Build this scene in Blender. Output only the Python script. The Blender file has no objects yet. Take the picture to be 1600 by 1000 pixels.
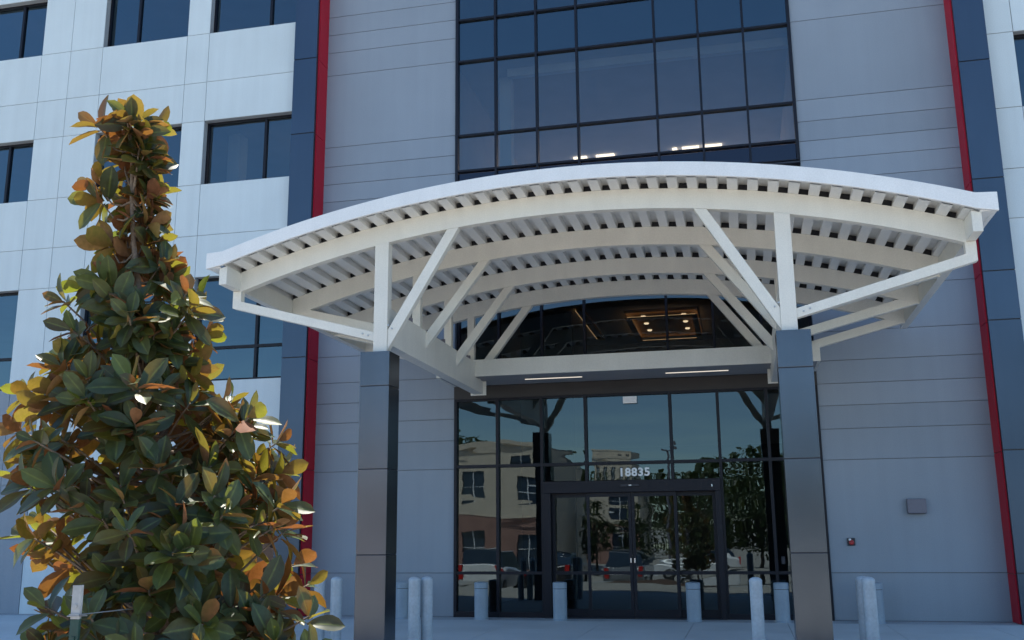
import bpy, math, random
import numpy as np
from mathutils import Vector, Matrix
R = math.radians
random.seed(11); rng = np.random.default_rng(11)
scn = bpy.context.scene
col = scn.collection

# ------------------------------------------------------------------ camera
cam_d = bpy.data.cameras.new('camera'); cam = bpy.data.objects.new('camera', cam_d); col.objects.link(cam)
yaw, pit, rol = R(-12.9), R(12.3), R(-0.514)
f = Vector((math.sin(yaw)*math.cos(pit), math.cos(yaw)*math.cos(pit), math.sin(pit)))
r0 = Vector((math.cos(yaw), -math.sin(yaw), 0)); u0 = r0.cross(f)
rr = math.cos(rol)*r0 + math.sin(rol)*u0; uu = -math.sin(rol)*r0 + math.cos(rol)*u0
M = Matrix((rr, uu, -f)).transposed().to_4x4(); M.translation = Vector((0, -18.6, 1.48))
cam.matrix_world = M
cam_d.sensor_width = 36; cam_d.lens = 1546/1600*36; cam_d.clip_end = 2000; cam_d.clip_start = 0.05
scn.camera = cam

# ------------------------------------------------------------------ light
SUN_EL, SUN_AZ = R(66), R(-24)       # azimuth measured from +Y (behind the building) towards +X
w = bpy.data.worlds.new('World'); scn.world = w; w.use_nodes = True
nt = w.node_tree; bg = nt.nodes['Background']
sky = nt.nodes.new('ShaderNodeTexSky'); sky.sky_type = 'NISHITA'; sky.sun_disc = False
sky.sun_elevation = SUN_EL; sky.sun_rotation = SUN_AZ; sky.ozone_density = 1.8; sky.dust_density = 0.1; sky.air_density = 1.0
wb = nt.nodes.new('ShaderNodeVectorMath'); wb.operation = 'MULTIPLY'; wb.inputs[1].default_value = (.86, .99, 1.05)   # clear-sky colour balance
nt.links.new(sky.outputs[0], wb.inputs[0]); nt.links.new(wb.outputs[0], bg.inputs[0]); bg.inputs[1].default_value = 0.10
sd = bpy.data.lights.new('sun', 'SUN'); sd.energy = 4.0; sd.angle = R(0.5); sd.color = (1, .94, .84)
so = bpy.data.objects.new('sun', sd); col.objects.link(so)
sdir = Vector((math.sin(SUN_AZ)*math.cos(SUN_EL), math.cos(SUN_AZ)*math.cos(SUN_EL), math.sin(SUN_EL)))
so.rotation_euler = (-sdir).to_track_quat('-Z', 'Y').to_euler(); so.location = (0, 0, 60)
scn.view_settings.view_transform = 'Standard'; scn.view_settings.look = 'None'
scn.view_settings.exposure = 1.38; scn.view_settings.gamma = 1

# ------------------------------------------------------------------ materials
def new_mat(name):
    m = bpy.data.materials.new(name); m.use_nodes = True
    return m, m.node_tree.nodes, m.node_tree.links, m.node_tree.nodes['Principled BSDF']
def surf(name, c, rough=.6, metal=0, spec=.5, var=.06, vscale=1.2, fine=.05, fscale=60, bump=0, bscale=80, coat=0, streak=0, tone=0):
    m, N, L, P = new_mat(name)
    tc = N.new('ShaderNodeTexCoord'); mp = N.new('ShaderNodeMapping'); L.new(tc.outputs['Object'], mp.inputs[0])
    n1 = N.new('ShaderNodeTexNoise'); n1.inputs['Scale'].default_value = vscale; n1.inputs['Detail'].default_value = 5
    n2 = N.new('ShaderNodeTexNoise'); n2.inputs['Scale'].default_value = fscale; n2.inputs['Detail'].default_value = 3
    L.new(mp.outputs[0], n1.inputs[0]); L.new(mp.outputs[0], n2.inputs[0])
    a = N.new('ShaderNodeMapRange'); a.inputs[1].default_value = .3; a.inputs[2].default_value = .7; a.inputs[3].default_value = 1-var; a.inputs[4].default_value = 1+var
    b = N.new('ShaderNodeMapRange'); b.inputs[1].default_value = .3; b.inputs[2].default_value = .7; b.inputs[3].default_value = 1-fine; b.inputs[4].default_value = 1+fine
    L.new(n1.outputs[0], a.inputs[0]); L.new(n2.outputs[0], b.inputs[0])
    mu = N.new('ShaderNodeMath'); mu.operation = 'MULTIPLY'; L.new(a.outputs[0], mu.inputs[0]); L.new(b.outputs[0], mu.inputs[1])
    last = mu.outputs[0]
    if streak:
        mp2 = N.new('ShaderNodeMapping'); mp2.inputs['Scale'].default_value = (2.2, 2.2, .12); L.new(tc.outputs['Object'], mp2.inputs[0])
        n3 = N.new('ShaderNodeTexNoise'); n3.inputs['Scale'].default_value = 2.5; n3.inputs['Detail'].default_value = 6; L.new(mp2.outputs[0], n3.inputs[0])
        d = N.new('ShaderNodeMapRange'); d.inputs[1].default_value = .35; d.inputs[2].default_value = .7; d.inputs[3].default_value = 1+streak*.4; d.inputs[4].default_value = 1-streak
        L.new(n3.outputs[0], d.inputs[0]); m2 = N.new('ShaderNodeMath'); m2.operation = 'MULTIPLY'
        L.new(last, m2.inputs[0]); L.new(d.outputs[0], m2.inputs[1]); last = m2.outputs[0]
    if tone:
        ta = N.new('ShaderNodeAttribute'); ta.attribute_name = 'tone'; tr_ = N.new('ShaderNodeMapRange'); tr_.inputs[3].default_value = 1-tone; tr_.inputs[4].default_value = 1+tone
        L.new(ta.outputs['Fac'], tr_.inputs[0]); m3 = N.new('ShaderNodeMath'); m3.operation = 'MULTIPLY'; L.new(last, m3.inputs[0]); L.new(tr_.outputs[0], m3.inputs[1]); last = m3.outputs[0]
    vm = N.new('ShaderNodeVectorMath'); vm.operation = 'SCALE'; vm.inputs[0].default_value = c
    L.new(last, vm.inputs['Scale']); L.new(vm.outputs[0], P.inputs['Base Color'])
    P.inputs['Roughness'].default_value = rough; P.inputs['Metallic'].default_value = metal
    P.inputs['Specular IOR Level'].default_value = spec; P.inputs['Coat Weight'].default_value = coat
    if bump:
        n4 = N.new('ShaderNodeTexNoise'); n4.inputs['Scale'].default_value = bscale; n4.inputs['Detail'].default_value = 4; L.new(mp.outputs[0], n4.inputs[0])
        bp_ = N.new('ShaderNodeBump'); bp_.inputs['Strength'].default_value = bump; bp_.inputs['Distance'].default_value = .01
        L.new(n4.outputs[0], bp_.inputs['Height']); L.new(bp_.outputs[0], P.inputs['Normal'])
    return m
def emit(name, c, s):
    m, N, L, P = new_mat(name); P.inputs['Base Color'].default_value = (*c, 1)
    P.inputs['Emission Color'].default_value = (*c, 1); P.inputs['Emission Strength'].default_value = s
    return m
def glass(name, tint, rtint, k, wav=.012, wscale=(.9, 1, .5)):
    m, N, L, P = new_mat(name); N.remove(P); out = N['Material Output']
    tr = N.new('ShaderNodeBsdfTransparent'); tr.inputs[0].default_value = (*tint, 1)
    gl = N.new('ShaderNodeBsdfGlossy'); gl.inputs['Roughness'].default_value = .0; gl.inputs['Color'].default_value = (*rtint, 1)
    fr = N.new('ShaderNodeFresnel'); fr.inputs[0].default_value = 1.5
    mm = N.new('ShaderNodeMath'); mm.operation = 'MULTIPLY'; mm.inputs[1].default_value = k; mm.use_clamp = True
    mx = N.new('ShaderNodeMixShader'); L.new(fr.outputs[0], mm.inputs[0]); L.new(mm.outputs[0], mx.inputs[0])
    L.new(tr.outputs[0], mx.inputs[1]); L.new(gl.outputs[0], mx.inputs[2]); L.new(mx.outputs[0], out.inputs[0])
    tc = N.new('ShaderNodeTexCoord'); mp = N.new('ShaderNodeMapping'); mp.inputs['Scale'].default_value = wscale
    L.new(tc.outputs['Object'], mp.inputs[0])
    n = N.new('ShaderNodeTexNoise'); n.inputs['Scale'].default_value = 1.3; n.inputs['Detail'].default_value = 1.5; L.new(mp.outputs[0], n.inputs[0])
    b = N.new('ShaderNodeBump'); b.inputs['Strength'].default_value = 1; b.inputs['Distance'].default_value = wav
    L.new(n.outputs[0], b.inputs['Height']); L.new(b.outputs[0], gl.inputs['Normal'])
    return m
M_ = {}
M_['white_wall'] = surf('white_render', (.60, .66, .675), .75, var=.03, streak=.04, bump=.15, bscale=120, tone=.025)
M_['grey_wall'] = surf('grey_panel', (.255, .287, .328), .55, var=.06, vscale=.5, streak=.035, bump=.1, tone=.05)
M_['joint'] = surf('joint_sealant', (.15, .16, .18), .8)
M_['joint_light'] = surf('light_joint_sealant', (.30, .31, .32), .8)
M_['pier'] = surf('blue_grey_metal_cladding', (.065, .092, .13), .34, metal=.75, var=.08, vscale=.5, fine=.03, streak=.04, tone=.06, bump=.06, bscale=3)
M_['column'] = surf('charcoal_metal_cladding', (.105, .118, .14), .24, metal=.85, var=.12, vscale=.8, fine=.03, streak=.05, bump=.10, bscale=2.5, tone=.07)
M_['red'] = surf('red_metal_panel', (.42, .012, .030), .5, spec=.2, var=.05)
M_['black'] = surf('black_anodised_metal', (.018, .018, .026), .42, var=.1)
M_['frame'] = surf('dark_bronze_frame', (.008, .008, .014), .42, spec=.28, var=.1)
M_['steel'] = surf('cream_painted_steel', (.70, .68, .62), .45, var=.035, vscale=2, streak=.04)
M_['fascia'] = surf('white_painted_metal_trim', (.76, .765, .765), .42, var=.03, vscale=1.5, streak=.03)
M_['deck'] = surf('white_steel_deck', (.72, .72, .70), .45, var=.04)
M_['concrete'] = surf('broom_finished_concrete', (.46, .50, .52), .85, var=.10, vscale=.7, fine=.10, fscale=90, bump=.3, bscale=150)
M_['band'] = surf('tooled_concrete_band', (.36, .38, .40), .85, var=.12, vscale=2, fine=.2, fscale=40, bump=.5, bscale=60)
M_['lot'] = surf('parking_lot_paving', (.34, .32, .285), .9, var=.12, vscale=.3, fine=.10, fscale=40)
M_['asphalt'] = surf('asphalt', (.06, .06, .06), .9, var=.15, vscale=.4, fine=.2, fscale=120)
M_['mulch'] = surf('brown_mulch', (.09, .05, .03), .95, var=.4, vscale=8, fine=.4, fscale=50, bump=1, bscale=40)
M_['paint'] = surf('grey_blue_bollard_paint', (.27, .33, .39), .42, var=.08, vscale=4, streak=.08)
M_['paint2'] = surf('pale_grey_bollard_paint', (.37, .42, .46), .45, var=.12, vscale=5, streak=.2, fine=.08, fscale=30)
M_['glass'] = glass('tinted_reflective_glass', (.44, .43, .43), (.62, .86, 1.0), 3.2, .010)
M_['glass_spandrel'] = glass('dark_spandrel_glass', (.3, .3, .3), (.75, .80, 1.0), 1.5, .010)
M_['glass_door'] = glass('entrance_glass', (.30, .31, .30), (.74, .92, 1.0), 1.9, .0042, (.35, 1, 1.5))
M_['glass_lobby'] = glass('lobby_glass', (.38, .36, .32), (.75, .90, 1.0), 2.2, .007)
M_['int_wall'] = surf('interior_wall', (.35, .33, .30), .8)
M_['int_dark'] = surf('interior_dark', (.08, .075, .07), .8)
M_['int_floor'] = surf('interior_floor', (.16, .15, .14), .4)
M_['ceil'] = surf('ceiling_tile', (.50, .50, .50), .9)
M_['wood'] = surf('honey_wood_panel', (.55, .33, .12), .5, var=.15, vscale=3)
M_['lamp'] = emit('warm_lamp', (1, .86, .62), .9)
M_['linear'] = emit('linear_lamp', (1, .88, .72), .30)
M_['bar'] = emit('ceiling_light_bar', (1, .88, .66), 1.6)
M_['unseen_fill'] = emit('unseen_fill_panel', (1, .84, .74), 14.0)  # strong glow for the added panels hidden deep in the upper room
M_['cove'] = emit('cove_light', (1, .70, .38), .5)
M_['white'] = surf('white_enamel', (.8, .8, .8), .4)
M_['redplastic'] = surf('red_plastic', (.45, .03, .03), .35)
M_['wallpack'] = surf('grey_cast_metal', (.16, .15, .18), .5)
M_['bark'] = surf('magnolia_bark', (.20, .15, .11), .85, var=.25, vscale=10, fine=.2, fscale=60, bump=.4, bscale=60)
M_['bark2'] = surf('tree_bark', (.11, .08, .06), .9, var=.25, vscale=6)
M_['green_metal'] = surf('dark_green_post_paint', (.02, .06, .05), .45, var=.2, vscale=20)
M_['wire'] = surf('galvanised_wire', (.45, .45, .45), .4, metal=.8)
M_['beige'] = surf('beige_render', (.70, .59, .46), .85, var=.05)
M_['pink'] = surf('pink_brown_brick', (.36, .20, .16), .85, var=.10)
M_['rooft'] = surf('roofing', (.25, .22, .2), .9)
M_['winblue'] = surf('dark_blue_window', (.03, .05, .08), .1)
M_['carwhite'] = surf('white_car_paint', (.75, .75, .75), .3, coat=.6, var=.01)
M_['cardark'] = surf('black_car_paint', (.02, .02, .025), .3, coat=.6, var=.01)
M_['cargrey'] = surf('grey_car_paint', (.16, .17, .18), .3, coat=.6, var=.01)
M_['tyre'] = surf('tyre_rubber', (.02, .02, .02), .8)
M_['taillight'] = surf('tail_light_red', (.6, .02, .02), .2)
M_['chrome'] = surf('bright_metal', (.6, .6, .6), .25, metal=1)

# ------------------------------------------------------------------ mesh helpers
class MB:
    def __init__(s): s.v = []; s.f = []; s.uv = None
    def add(s, vs, fs):
        o = len(s.v); s.v += [tuple(p) for p in vs]; s.f += [tuple(i+o for i in q) for q in fs]
    def box(s, x0, x1, y0, y1, z0, z1):
        s.add([(x0,y0,z0),(x1,y0,z0),(x1,y1,z0),(x0,y1,z0),(x0,y0,z1),(x1,y0,z1),(x1,y1,z1),(x0,y1,z1)],
              [(0,3,2,1),(4,5,6,7),(0,1,5,4),(1,2,6,5),(2,3,7,6),(3,0,4,7)]); return s
    def quad(s, a, b, c, d): s.add([a, b, c, d], [(0,1,2,3)]); return s
    def prism_y(s, pts, y0, y1):      # polygon in XZ (counter-clockwise seen from -Y), extruded along Y
        n = len(pts); vs = [(x, y0, z) for x, z in pts] + [(x, y1, z) for x, z in pts]
        s.add(vs, [tuple(range(n)), tuple(range(2*n-1, n-1, -1))] + [(i, i+n, (i+1) % n+n, (i+1) % n) for i in range(n)]); return s
    def bar(s, a, b, wdt, y0, y1):    # slanted rectangular member in the XZ plane from a to b
        dx, dz = b[0]-a[0], b[1]-a[1]; l = math.hypot(dx, dz); nx, nz = -dz/l*wdt/2, dx/l*wdt/2
        s.prism_y([(a[0]-nx, a[1]-nz), (b[0]-nx, b[1]-nz), (b[0]+nx, b[1]+nz), (a[0]+nx, a[1]+nz)], y0, y1); return s
    def tube(s, pts, rad, n=10, cap=True):
        pts = [Vector(p) for p in pts]; k = len(pts)
        rad = rad if hasattr(rad, '__len__') else [rad]*k
        o = len(s.v); ref = Vector((.3, .9, .1)).normalized()
        for i, p in enumerate(pts):
            d = (pts[min(i+1, k-1)] - pts[max(i-1, 0)]).normalized()
            a = d.cross(ref)
            if a.length < 1e-3: a = d.cross(Vector((1, 0, 0)))
            a.normalize(); b = d.cross(a)
            for j in range(n):
                t = 2*math.pi*j/n; s.v.append(tuple(p + (a*math.cos(t)+b*math.sin(t))*rad[i]))
        for i in range(k-1):
            for j in range(n):
                q = (j+1) % n; s.f.append((o+i*n+j, o+(i+1)*n+j, o+(i+1)*n+q, o+i*n+q))
        if cap: s.f.append(tuple(o+j for j in range(n))); s.f.append(tuple(o+(k-1)*n+j for j in range(n-1, -1, -1)))
        return s
    def lathe(s, prof, cx, cy, n=28):
        o = len(s.v); k = len(prof)
        for r, z in prof:
            for j in range(n):
                t = 2*math.pi*j/n; s.v.append((cx+r*math.cos(t), cy+r*math.sin(t), z))
        for i in range(k-1):
            for j in range(n):
                q = (j+1) % n; s.f.append((o+i*n+j, o+i*n+q, o+(i+1)*n+q, o+(i+1)*n+j))
        s.f.append(tuple(o+j for j in range(n-1, -1, -1))); s.f.append(tuple(o+(k-1)*n+j for j in range(n)))
        return s
    def build(s, name, mat, parent=None, bevel=0, smooth=False, loc=None):
        me = bpy.data.meshes.new(name); me.from_pydata(s.v, [], s.f); me.update()
        me.materials.append(mat)
        if smooth: me.polygons.foreach_set('use_smooth', [True]*len(me.polygons))
        o = bpy.data.objects.new(name, me); col.objects.link(o)
        if parent: o.parent = parent
        if loc: o.location = loc
        if bevel:
            b = o.modifiers.new('bevel', 'BEVEL'); b.width = bevel; b.segments = 2; b.limit_method = 'ANGLE'; b.angle_limit = R(40)
        if smooth and bevel == 0: pass
        return o
def tones(o):
    me = o.data; n = len(me.vertices)//8; a = me.attributes.new('tone', 'FLOAT', 'POINT')
    a.data.foreach_set('value', np.repeat(rng2.random(n), 8).astype(np.float32)); return o
rng2 = np.random.default_rng(4)
def tag(o, label=None, cat=None, group=None, kind=None):
    if label: o['label'] = label
    if cat: o['category'] = cat
    if group: o['group'] = group
    if kind: o['kind'] = kind
    return o
def thing(name, label, cat, loc=(0,0,0), group=None, rz=0):
    o = bpy.data.objects.new(name, None); col.objects.link(o); o.location = loc; o.rotation_euler.z = rz
    o.empty_display_size = .2
    return tag(o, label, cat, group)
def smooth_by_angle(o, a=35):
    me = o.data; me.polygons.foreach_set('use_smooth', [True]*len(me.polygons))
    import bmesh
    bm = bmesh.new(); bm.from_mesh(me)
    for e in bm.edges:
        if len(e.link_faces) == 2 and e.calc_face_angle(0) > R(a): e.smooth = False
    bm.to_mesh(me); bm.free()
def copy_thing(root):
    r = root.copy(); col.objects.link(r)
    for ch in list(root.children):
        c = ch.copy(); col.objects.link(c); c.parent = r
        for g in ch.children:
            d = g.copy(); col.objects.link(d); d.parent = c
    return r
XC = -2.05

# ------------------------------------------------------------------ ground
def gz(y):
    pts = [(20, -.02), (-12, -.02), (-18.6, -.22), (-27, -1.0), (-60, -1.3), (-1500, -1.3)]
    for (a, za), (b, zb) in zip(pts, pts[1:]):
        if b <= y <= a: return za + (zb-za)*(a-y)/(a-b)
    return pts[-1][1]
g = MB()
ys = [400, 20, -7.4, -12, -15, -18.6, -21, -24, -27, -40, -60, -200, -900]
for a, b in zip(ys, ys[1:]):
    za = -.02 if a > 20 else gz(a); zb = gz(b)
    g.quad((-700, b, zb-.012), (700, b, zb-.012), (700, a, za-.012), (-700, a, za-.012))
tag(g.build('ground', M_['lot']), kind='structure')
# plaza slabs, real saw-cut joints as gaps
g = MB(); xs = [-18+1.55*i for i in range(22)]
for i in range(len(xs)-1):
    for a, b in ((-.62, -2.3), (-2.3, -4.0), (-4.0, -5.7), (-5.7, -7.4)):
        g.box(xs[i]+.004, xs[i+1]-.004, b+.004, a-.004, -.03, 0)
tag(g.build('plaza_pavement', M_['concrete']), kind='structure')
g = MB(); g.box(-18, 15, -.612, -.01, -.03, .0)
tag(g.build('paved_wall_border', M_['band']), kind='structure')
g = MB(); g.box(-30, 26, -8.0, -7.42, -.03, -.004)
tag(g.build('driveway_edge', M_['band']), kind='structure')
g = MB(); g.prism_y([(-4.6, -.4), (-.55, -.4), (-.55, -.10), (-4.6, -.10)], -17.0, -13.4)
tag(g.build('planting_bed', M_['mulch']), kind='structure')

# ------------------------------------------------------------------ office building
bld = thing('office_building', 'pale multi-storey office building with grey recessed entrance bay, dark piers and red reveals', 'building')
TOP = 20.2
def panel_grid(name, mat, jmat, xs, zs, skip, yf, depth, gap=.007, cut=None):
    p = MB(); b = MB()
    for x0, x1 in zip(xs, xs[1:]):
        for z0, z1 in zip(zs, zs[1:]):
            cx, cz = (x0+x1)/2, (z0+z1)/2
            if any(a < cx < c and d < cz < e for a, c, d, e in skip): continue
            b.box(x0, x1, yf+.016, yf+depth, z0, z1)
            if cut and cut(cx, cz): continue
            p.box(x0+gap, x1-gap, yf, yf+.016, z0+gap, z1-gap)
    o = tones(p.build(name, mat, bld)); b.build('wall_backing', jmat, bld)
    return o
ZW = [(4.65, 6.88), (8.96, 10.43), (12.53, 14.0), (16.1, 17.57)]
zsW = [0, 1.5, 2.62, 3.7, 4.65, 6.88, 7.80, 8.96, 10.43, 11.35, 12.53, 14.0, 14.92, 16.1, 17.57, 18.6, TOP]
xsL = [-27.2, -24.05, -21.9, -21.3, -19.2, -18.4, -17.5, -15.37, -14.60, -13.76, -11.61, -11.06, -8.88]
winX = [(-24.05, -21.9), (-21.3, -19.2), (-17.5, -15.37), (-13.76, -11.61), (-11.06, -8.88)]
winXR = [(5.29, 7.45), (8.0, 10.15), (11.8, 13.9)]
skipL = [(a, b, c, d) for a, b in winX for c, d in ZW] + [(-11.06, -8.88, 0, 2.62)]
panel_grid('white_wall', M_['white_wall'], M_['joint_light'], xsL, zsW, skipL, -.35, .33, .006, lambda x, z: x < -14.6 and z < 4.65)
gp = MB()                                                # grey cladding on the lowest storey at the far left
for x0, x1 in ((-27.2, -24.05), (-24.05, -21.3), (-21.3, -18.4), (-18.4, -15.32), (-15.32, -14.60)):
    for z0, z1 in ((0, 1.5), (1.5, 2.62), (2.62, 3.7), (3.7, 4.65)): gp.box(x0+.006, x1-.006, -.356, -.334, z0+.006, z1-.006)
tones(gp.build('grey_wall', M_['grey_wall'], bld))
xsR = [4.80, 5.29, 7.45, 8.0, 10.15, 10.95, 11.8, 13.9, 17.5]
skipR = [(a, b, c, d) for a, b in winXR for c, d in ZW]
panel_grid('white_wall', M_['white_wall'], M_['joint_light'], xsR, zsW, skipR, -.35, .33)
zg = [0, .80, 2.75, 3.30, 3.72, 4.12, 4.54, 5.08, 5.91, 6.9, 7.55, 8.02, 8.42, 8.81, 9.21, 9.65, 11.32, 11.86, 12.29, 12.72, 13.2, 14.9, 15.4, 15.9, 16.4, 18.4, TOP]
panel_grid('grey_wall', M_['grey_wall'], M_['joint'], [-8.36, -5.43], zg, [], 0, .3, .006)
panel_grid('grey_wall', M_['grey_wall'], M_['joint'], [1.41, 4.29], zg, [], 0, .3, .006)

# piers with red reveals
def pier(x0, x1, inner, zj):
    body = MB(); body.box(x0+.004, x1-.004, -.53, 0.0, 0, TOP)
    b = body.build('pier', M_['black'], bld)
    p = MB(); zz = [0.0]+zj+[TOP]
    for a, c in zip(zz, zz[1:]): p.box(x0, x1, -.55, -.531, a+.011, c-.011)
    for a, c in zip(zz, zz[1:]):
        xo = x0 if inner > 0 else x1-.018
        p.box(xo-.002, xo+.020, -.5305, -.002, a+.011, c-.011)
    tones(p.build('pier_cladding', M_['pier'], b))
    q = MB(); xi = x1 if inner > 0 else x0
    zr = [z-.02 for z in zz]; zr[0] = 0; 
    for a, c in zip(zr, zr[1:]): q.box(min(xi-.003, xi+inner*.022), max(xi-.003+.006, xi+inner*.022), -.455, -.001, a+.006, c-.006)
    q.build('red_reveal', M_['red'], b)
PZ = [.81, 2.81, 5.03, 5.90, 7.59, 9.85, 11.51, 13.4, 15.3, 17.5]
pier(-8.89, -8.37, 1, [.81, 2.81, 5.01, 7.59, 9.80, 11.51, 13.4, 15.3, 17.5])
pier(4.27, 4.79, -1, PZ)

# roof, back and end walls, floor slabs, partitions (keep the sun out, carry the ceilings)
mb = MB(); mb.box(-27.2, 17.5, 0.31, 12.3, TOP-.4, TOP-.05); mb.box(-27.2, -8.4, -.02, .31, TOP-.4, TOP-.05); mb.box(4.3, 17.5, -.02, .31, TOP-.4, TOP-.05)
mb.build('roof', M_['rooft'], bld)
mb = MB(); mb.box(-27.2, 17.5, 12.3, 12.6, 0, TOP); mb.box(-27.5, -27.2, -.35, 12.6, 0, TOP); mb.box(17.5, 17.8, -.35, 12.6, 0, TOP)
mb.build('rear_wall', M_['grey_wall'], bld)
sl = MB()
for z0, z1 in ((3.45, 3.95), (7.0, 8.3), (10.55, 11.85), (14.1, 15.4), (17.7, 18.9)):
    sl.box(-27.2, -8.45, -.019, 12.3, z0, z1); sl.box(-8.45, -5.6, .302, 12.3, z0, z1); sl.box(1.6, 4.35, .302, 12.3, z0, z1); sl.box(4.35, 17.5, -.019, 12.3, z0, z1)
sl.box(-5.43, 1.41, .302, 12.3, 6.9, 8.42)
for z0, z1 in ((11.3, 12.2), (14.9, 15.8), (18.4, 19.4)): sl.box(-5.43, 1.41, .12, 12.3, z0, z1)
sl.build('floor_slab', M_['ceil'], bld)
fl = MB(); fl.box(-27.2, 17.5, 0.02, 12.3, -.2, -.005); fl.box(-5.4, 1.4, .2, 12.0, 8.421, 8.44)
fl.build('interior_floor', M_['int_floor'], bld)
pt = MB(); pt.box(-5.6, -5.43, .301, 12.29, 0, TOP-.41); pt.box(1.41, 1.6, .301, 12.29, 0, TOP-.41)
pt.box(-5.42, 1.40, 9.6, 9.75, 0, 6.89); pt.box(-5.42, 1.40, 8.6, 8.75, 8.45, 11.29)
pt.box(-27.1, -5.61, 6.6, 6.75, 0, 3.44); 
for z0, z1 in ((3.96, 6.99), (8.31, 10.54), (11.86, 14.09), (15.41, 17.69)):
    pt.box(-27.1, -5.61, 6.6, 6.75, z0, z1); pt.box(1.61, 17.4, 6.6, 6.75, z0, z1)
    pt.box(-14.3, -14.15, .02, 6.59, z0, z1)
pt.build('interior_partition', M_['int_wall'], bld)
ic = MB()                                                # interior column seen in the second-row window
ic.box(-11.05, -10.75, .7, 1.05, 8.31, 10.54); ic.build('interior_column', M_['white_wall'], bld); ic = MB(); ic.box(-4.7, -4.45, .9, 1.2, 8.45, 11.29)
ic.build('interior_column', M_['white_wall'], bld)
# lobby backdrop : reception wall and stair gallery
lb = MB(); lb.box(-5.2, -3.9, 5.0, 5.2, 0, 6.89); lb.box(-.6, 1.3, 7.0, 7.2, 0, 3.2); lb.box(-5.41, 1.39, 6.2, 9.59, 3.3, 3.6)
lb.build('lobby_wall', M_['int_dark'], bld)
rl = MB(); rl.tube([(-5.2, 6.1, 4.6), (-4.3, 6.1, 5.3), (-3.6, 6.1, 5.42), (1.2, 6.1, 5.44)], .025, 6)
rl.build('gallery_rail', M_['chrome'], bld)
# wood coffer with cove light and downlights
wc = MB(); wc.box(-2.62, -.85, 5.3, 8.5, 6.83, 6.895); coff = wc.build('ceiling_coffer', M_['wood'], bld)
cv = MB(); lg = MB()
for x0, x1, y0, y1 in ((-2.62, -.85, 5.3, 5.45), (-2.62, -.85, 8.35, 8.5), (-2.62, -2.47, 5.46, 8.34), (-1.0, -.85, 5.46, 8.34)):
    lg.box(x0, x1, y0, y1, 6.70, 6.715)
    cx_, cy_ = (x0+x1)/2, (y0+y1)/2
    if x1-x0 > .5: cv.box(x0+.05, x1-.05, cy_-.02, cy_+.02, 6.72, 6.735)
    else: cv.box(cx_-.02, cx_+.02, y0+.02, y1-.02, 6.72, 6.735)
cv.build('cove_light', M_['cove'], coff); lg.build('cove_ledge', M_['wood'], coff)
wc2 = MB(); wc2.box(-3.74, -3.55, 4.75, 8.6, 6.83, 6.895); c2 = wc2.build('ceiling_strip', M_['wood'], bld)
cv = MB(); cv.box(-3.76, -3.745, 4.8, 8.5, 6.845, 6.86); cv.build('cove_light', M_['cove'], c2)
for (x, y) in ((-2.2, 5.75), (-2.2, 6.6), (-2.2, 7.5), (-1.2, 5.75), (-1.2, 6.6), (-1.2, 7.5)):
    d = MB(); d.lathe([(.05, 6.80), (.065, 6.828)], x, y, 16); d.build('downlight', M_['lamp'], coff)
for x0, x1, y, z in ((-3.9, -3.55, 6.0, 11.29), (-3.3, -2.82, 6.0, 11.29), (-1.3, -1.18, 6.0, 11.29), (-1.05, -.62, 6.0, 11.29), (-.52, -.04, 6.0, 11.29)):
    d = MB(); d.box(x0, x1, y-.09, y+.09, z-.05, z-.003); d.build('ceiling_emitter', M_['bar'], bld)
for x0 in (-4.8, -3.2, -1.6, 0):
    d = MB(); d.box(x0, x0+1.2, 7.4, 7.7, 11.24, 11.297); d.build('ceiling_emitter', M_['unseen_fill'], bld)  # unseen panels added behind the spandrel line to brighten the upper room
bk = MB(); bk.box(-4.44, 1.39, .55, .70, 11.12, 11.298); bk.build('ceiling_bulkhead', M_['white_wall'], bld)
d = MB(); d.box(-9.6, -9.35, 1.5, 2.9, 10.48, 10.545); d.build('ceiling_emitter', M_['bar'], bld)
d = MB(); d.box(-9.7, -9.15, 1.3, 1.45, 6.93, 6.995); d.build('ceiling_emitter', M_['bar'], bld)

# windows of the white walls: each window > frame, pane
def window(x0, x1, z0, z1, mull, transom=None):
    yf = -.20; t = .035
    fr = MB()
    fr.box(x0, x1, yf, yf+.09, z0, z0+t+.02); fr.box(x0, x1, yf, yf+.09, z1-t-.01, z1)
    fr.box(x0, x0+t, yf, yf+.09, z0+t+.02, z1-t-.01); fr.box(x1-t, x1, yf, yf+.09, z0+t+.02, z1-t-.01)
    zt = [z0+t+.02, z1-t-.01]
    fr.box(mull-.028, mull+.028, yf+.002, yf+.085, zt[0], zt[1])
    if transom:
        fr.box(x0+t, mull-.028, yf+.004, yf+.082, transom-.028, transom+.028); fr.box(mull+.028, x1-t, yf+.004, yf+.082, transom-.028, transom+.028)
    wn = fr.build('window', M_['frame'], bld)
    p = MB(); p.quad((x0+.01, yf+.05, z0+.02), (x1-.01, yf+.05, z0+.02), (x1-.01, yf+.05, z1-.02), (x0+.01, yf+.05, z1-.02))
    p.build('pane', M_['glass'], wn)
    li = MB(); li.box(x0, x1, yf+.092, -.02, z0, z0+.012); li.build('sill', M_['black'], wn)
mulls = {0: -23.3, 1: -19.9, 2: -16.11, 3: -12.98, 4: -9.66}
for i, (a, b) in enumerate(winX):
    for j, (c, d) in enumerate(ZW): window(a, b, c, d, mulls[i], 5.37 if j == 0 else None)
for i, (a, b) in enumerate(winXR):
    for j, (c, d) in enumerate(ZW): window(a, b, c, d, [6.05, 9.4, 12.5][i], 5.37 if j == 0 else None)
window(-11.06, -8.88, 0.02, 2.62, -9.66, .8)

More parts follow.
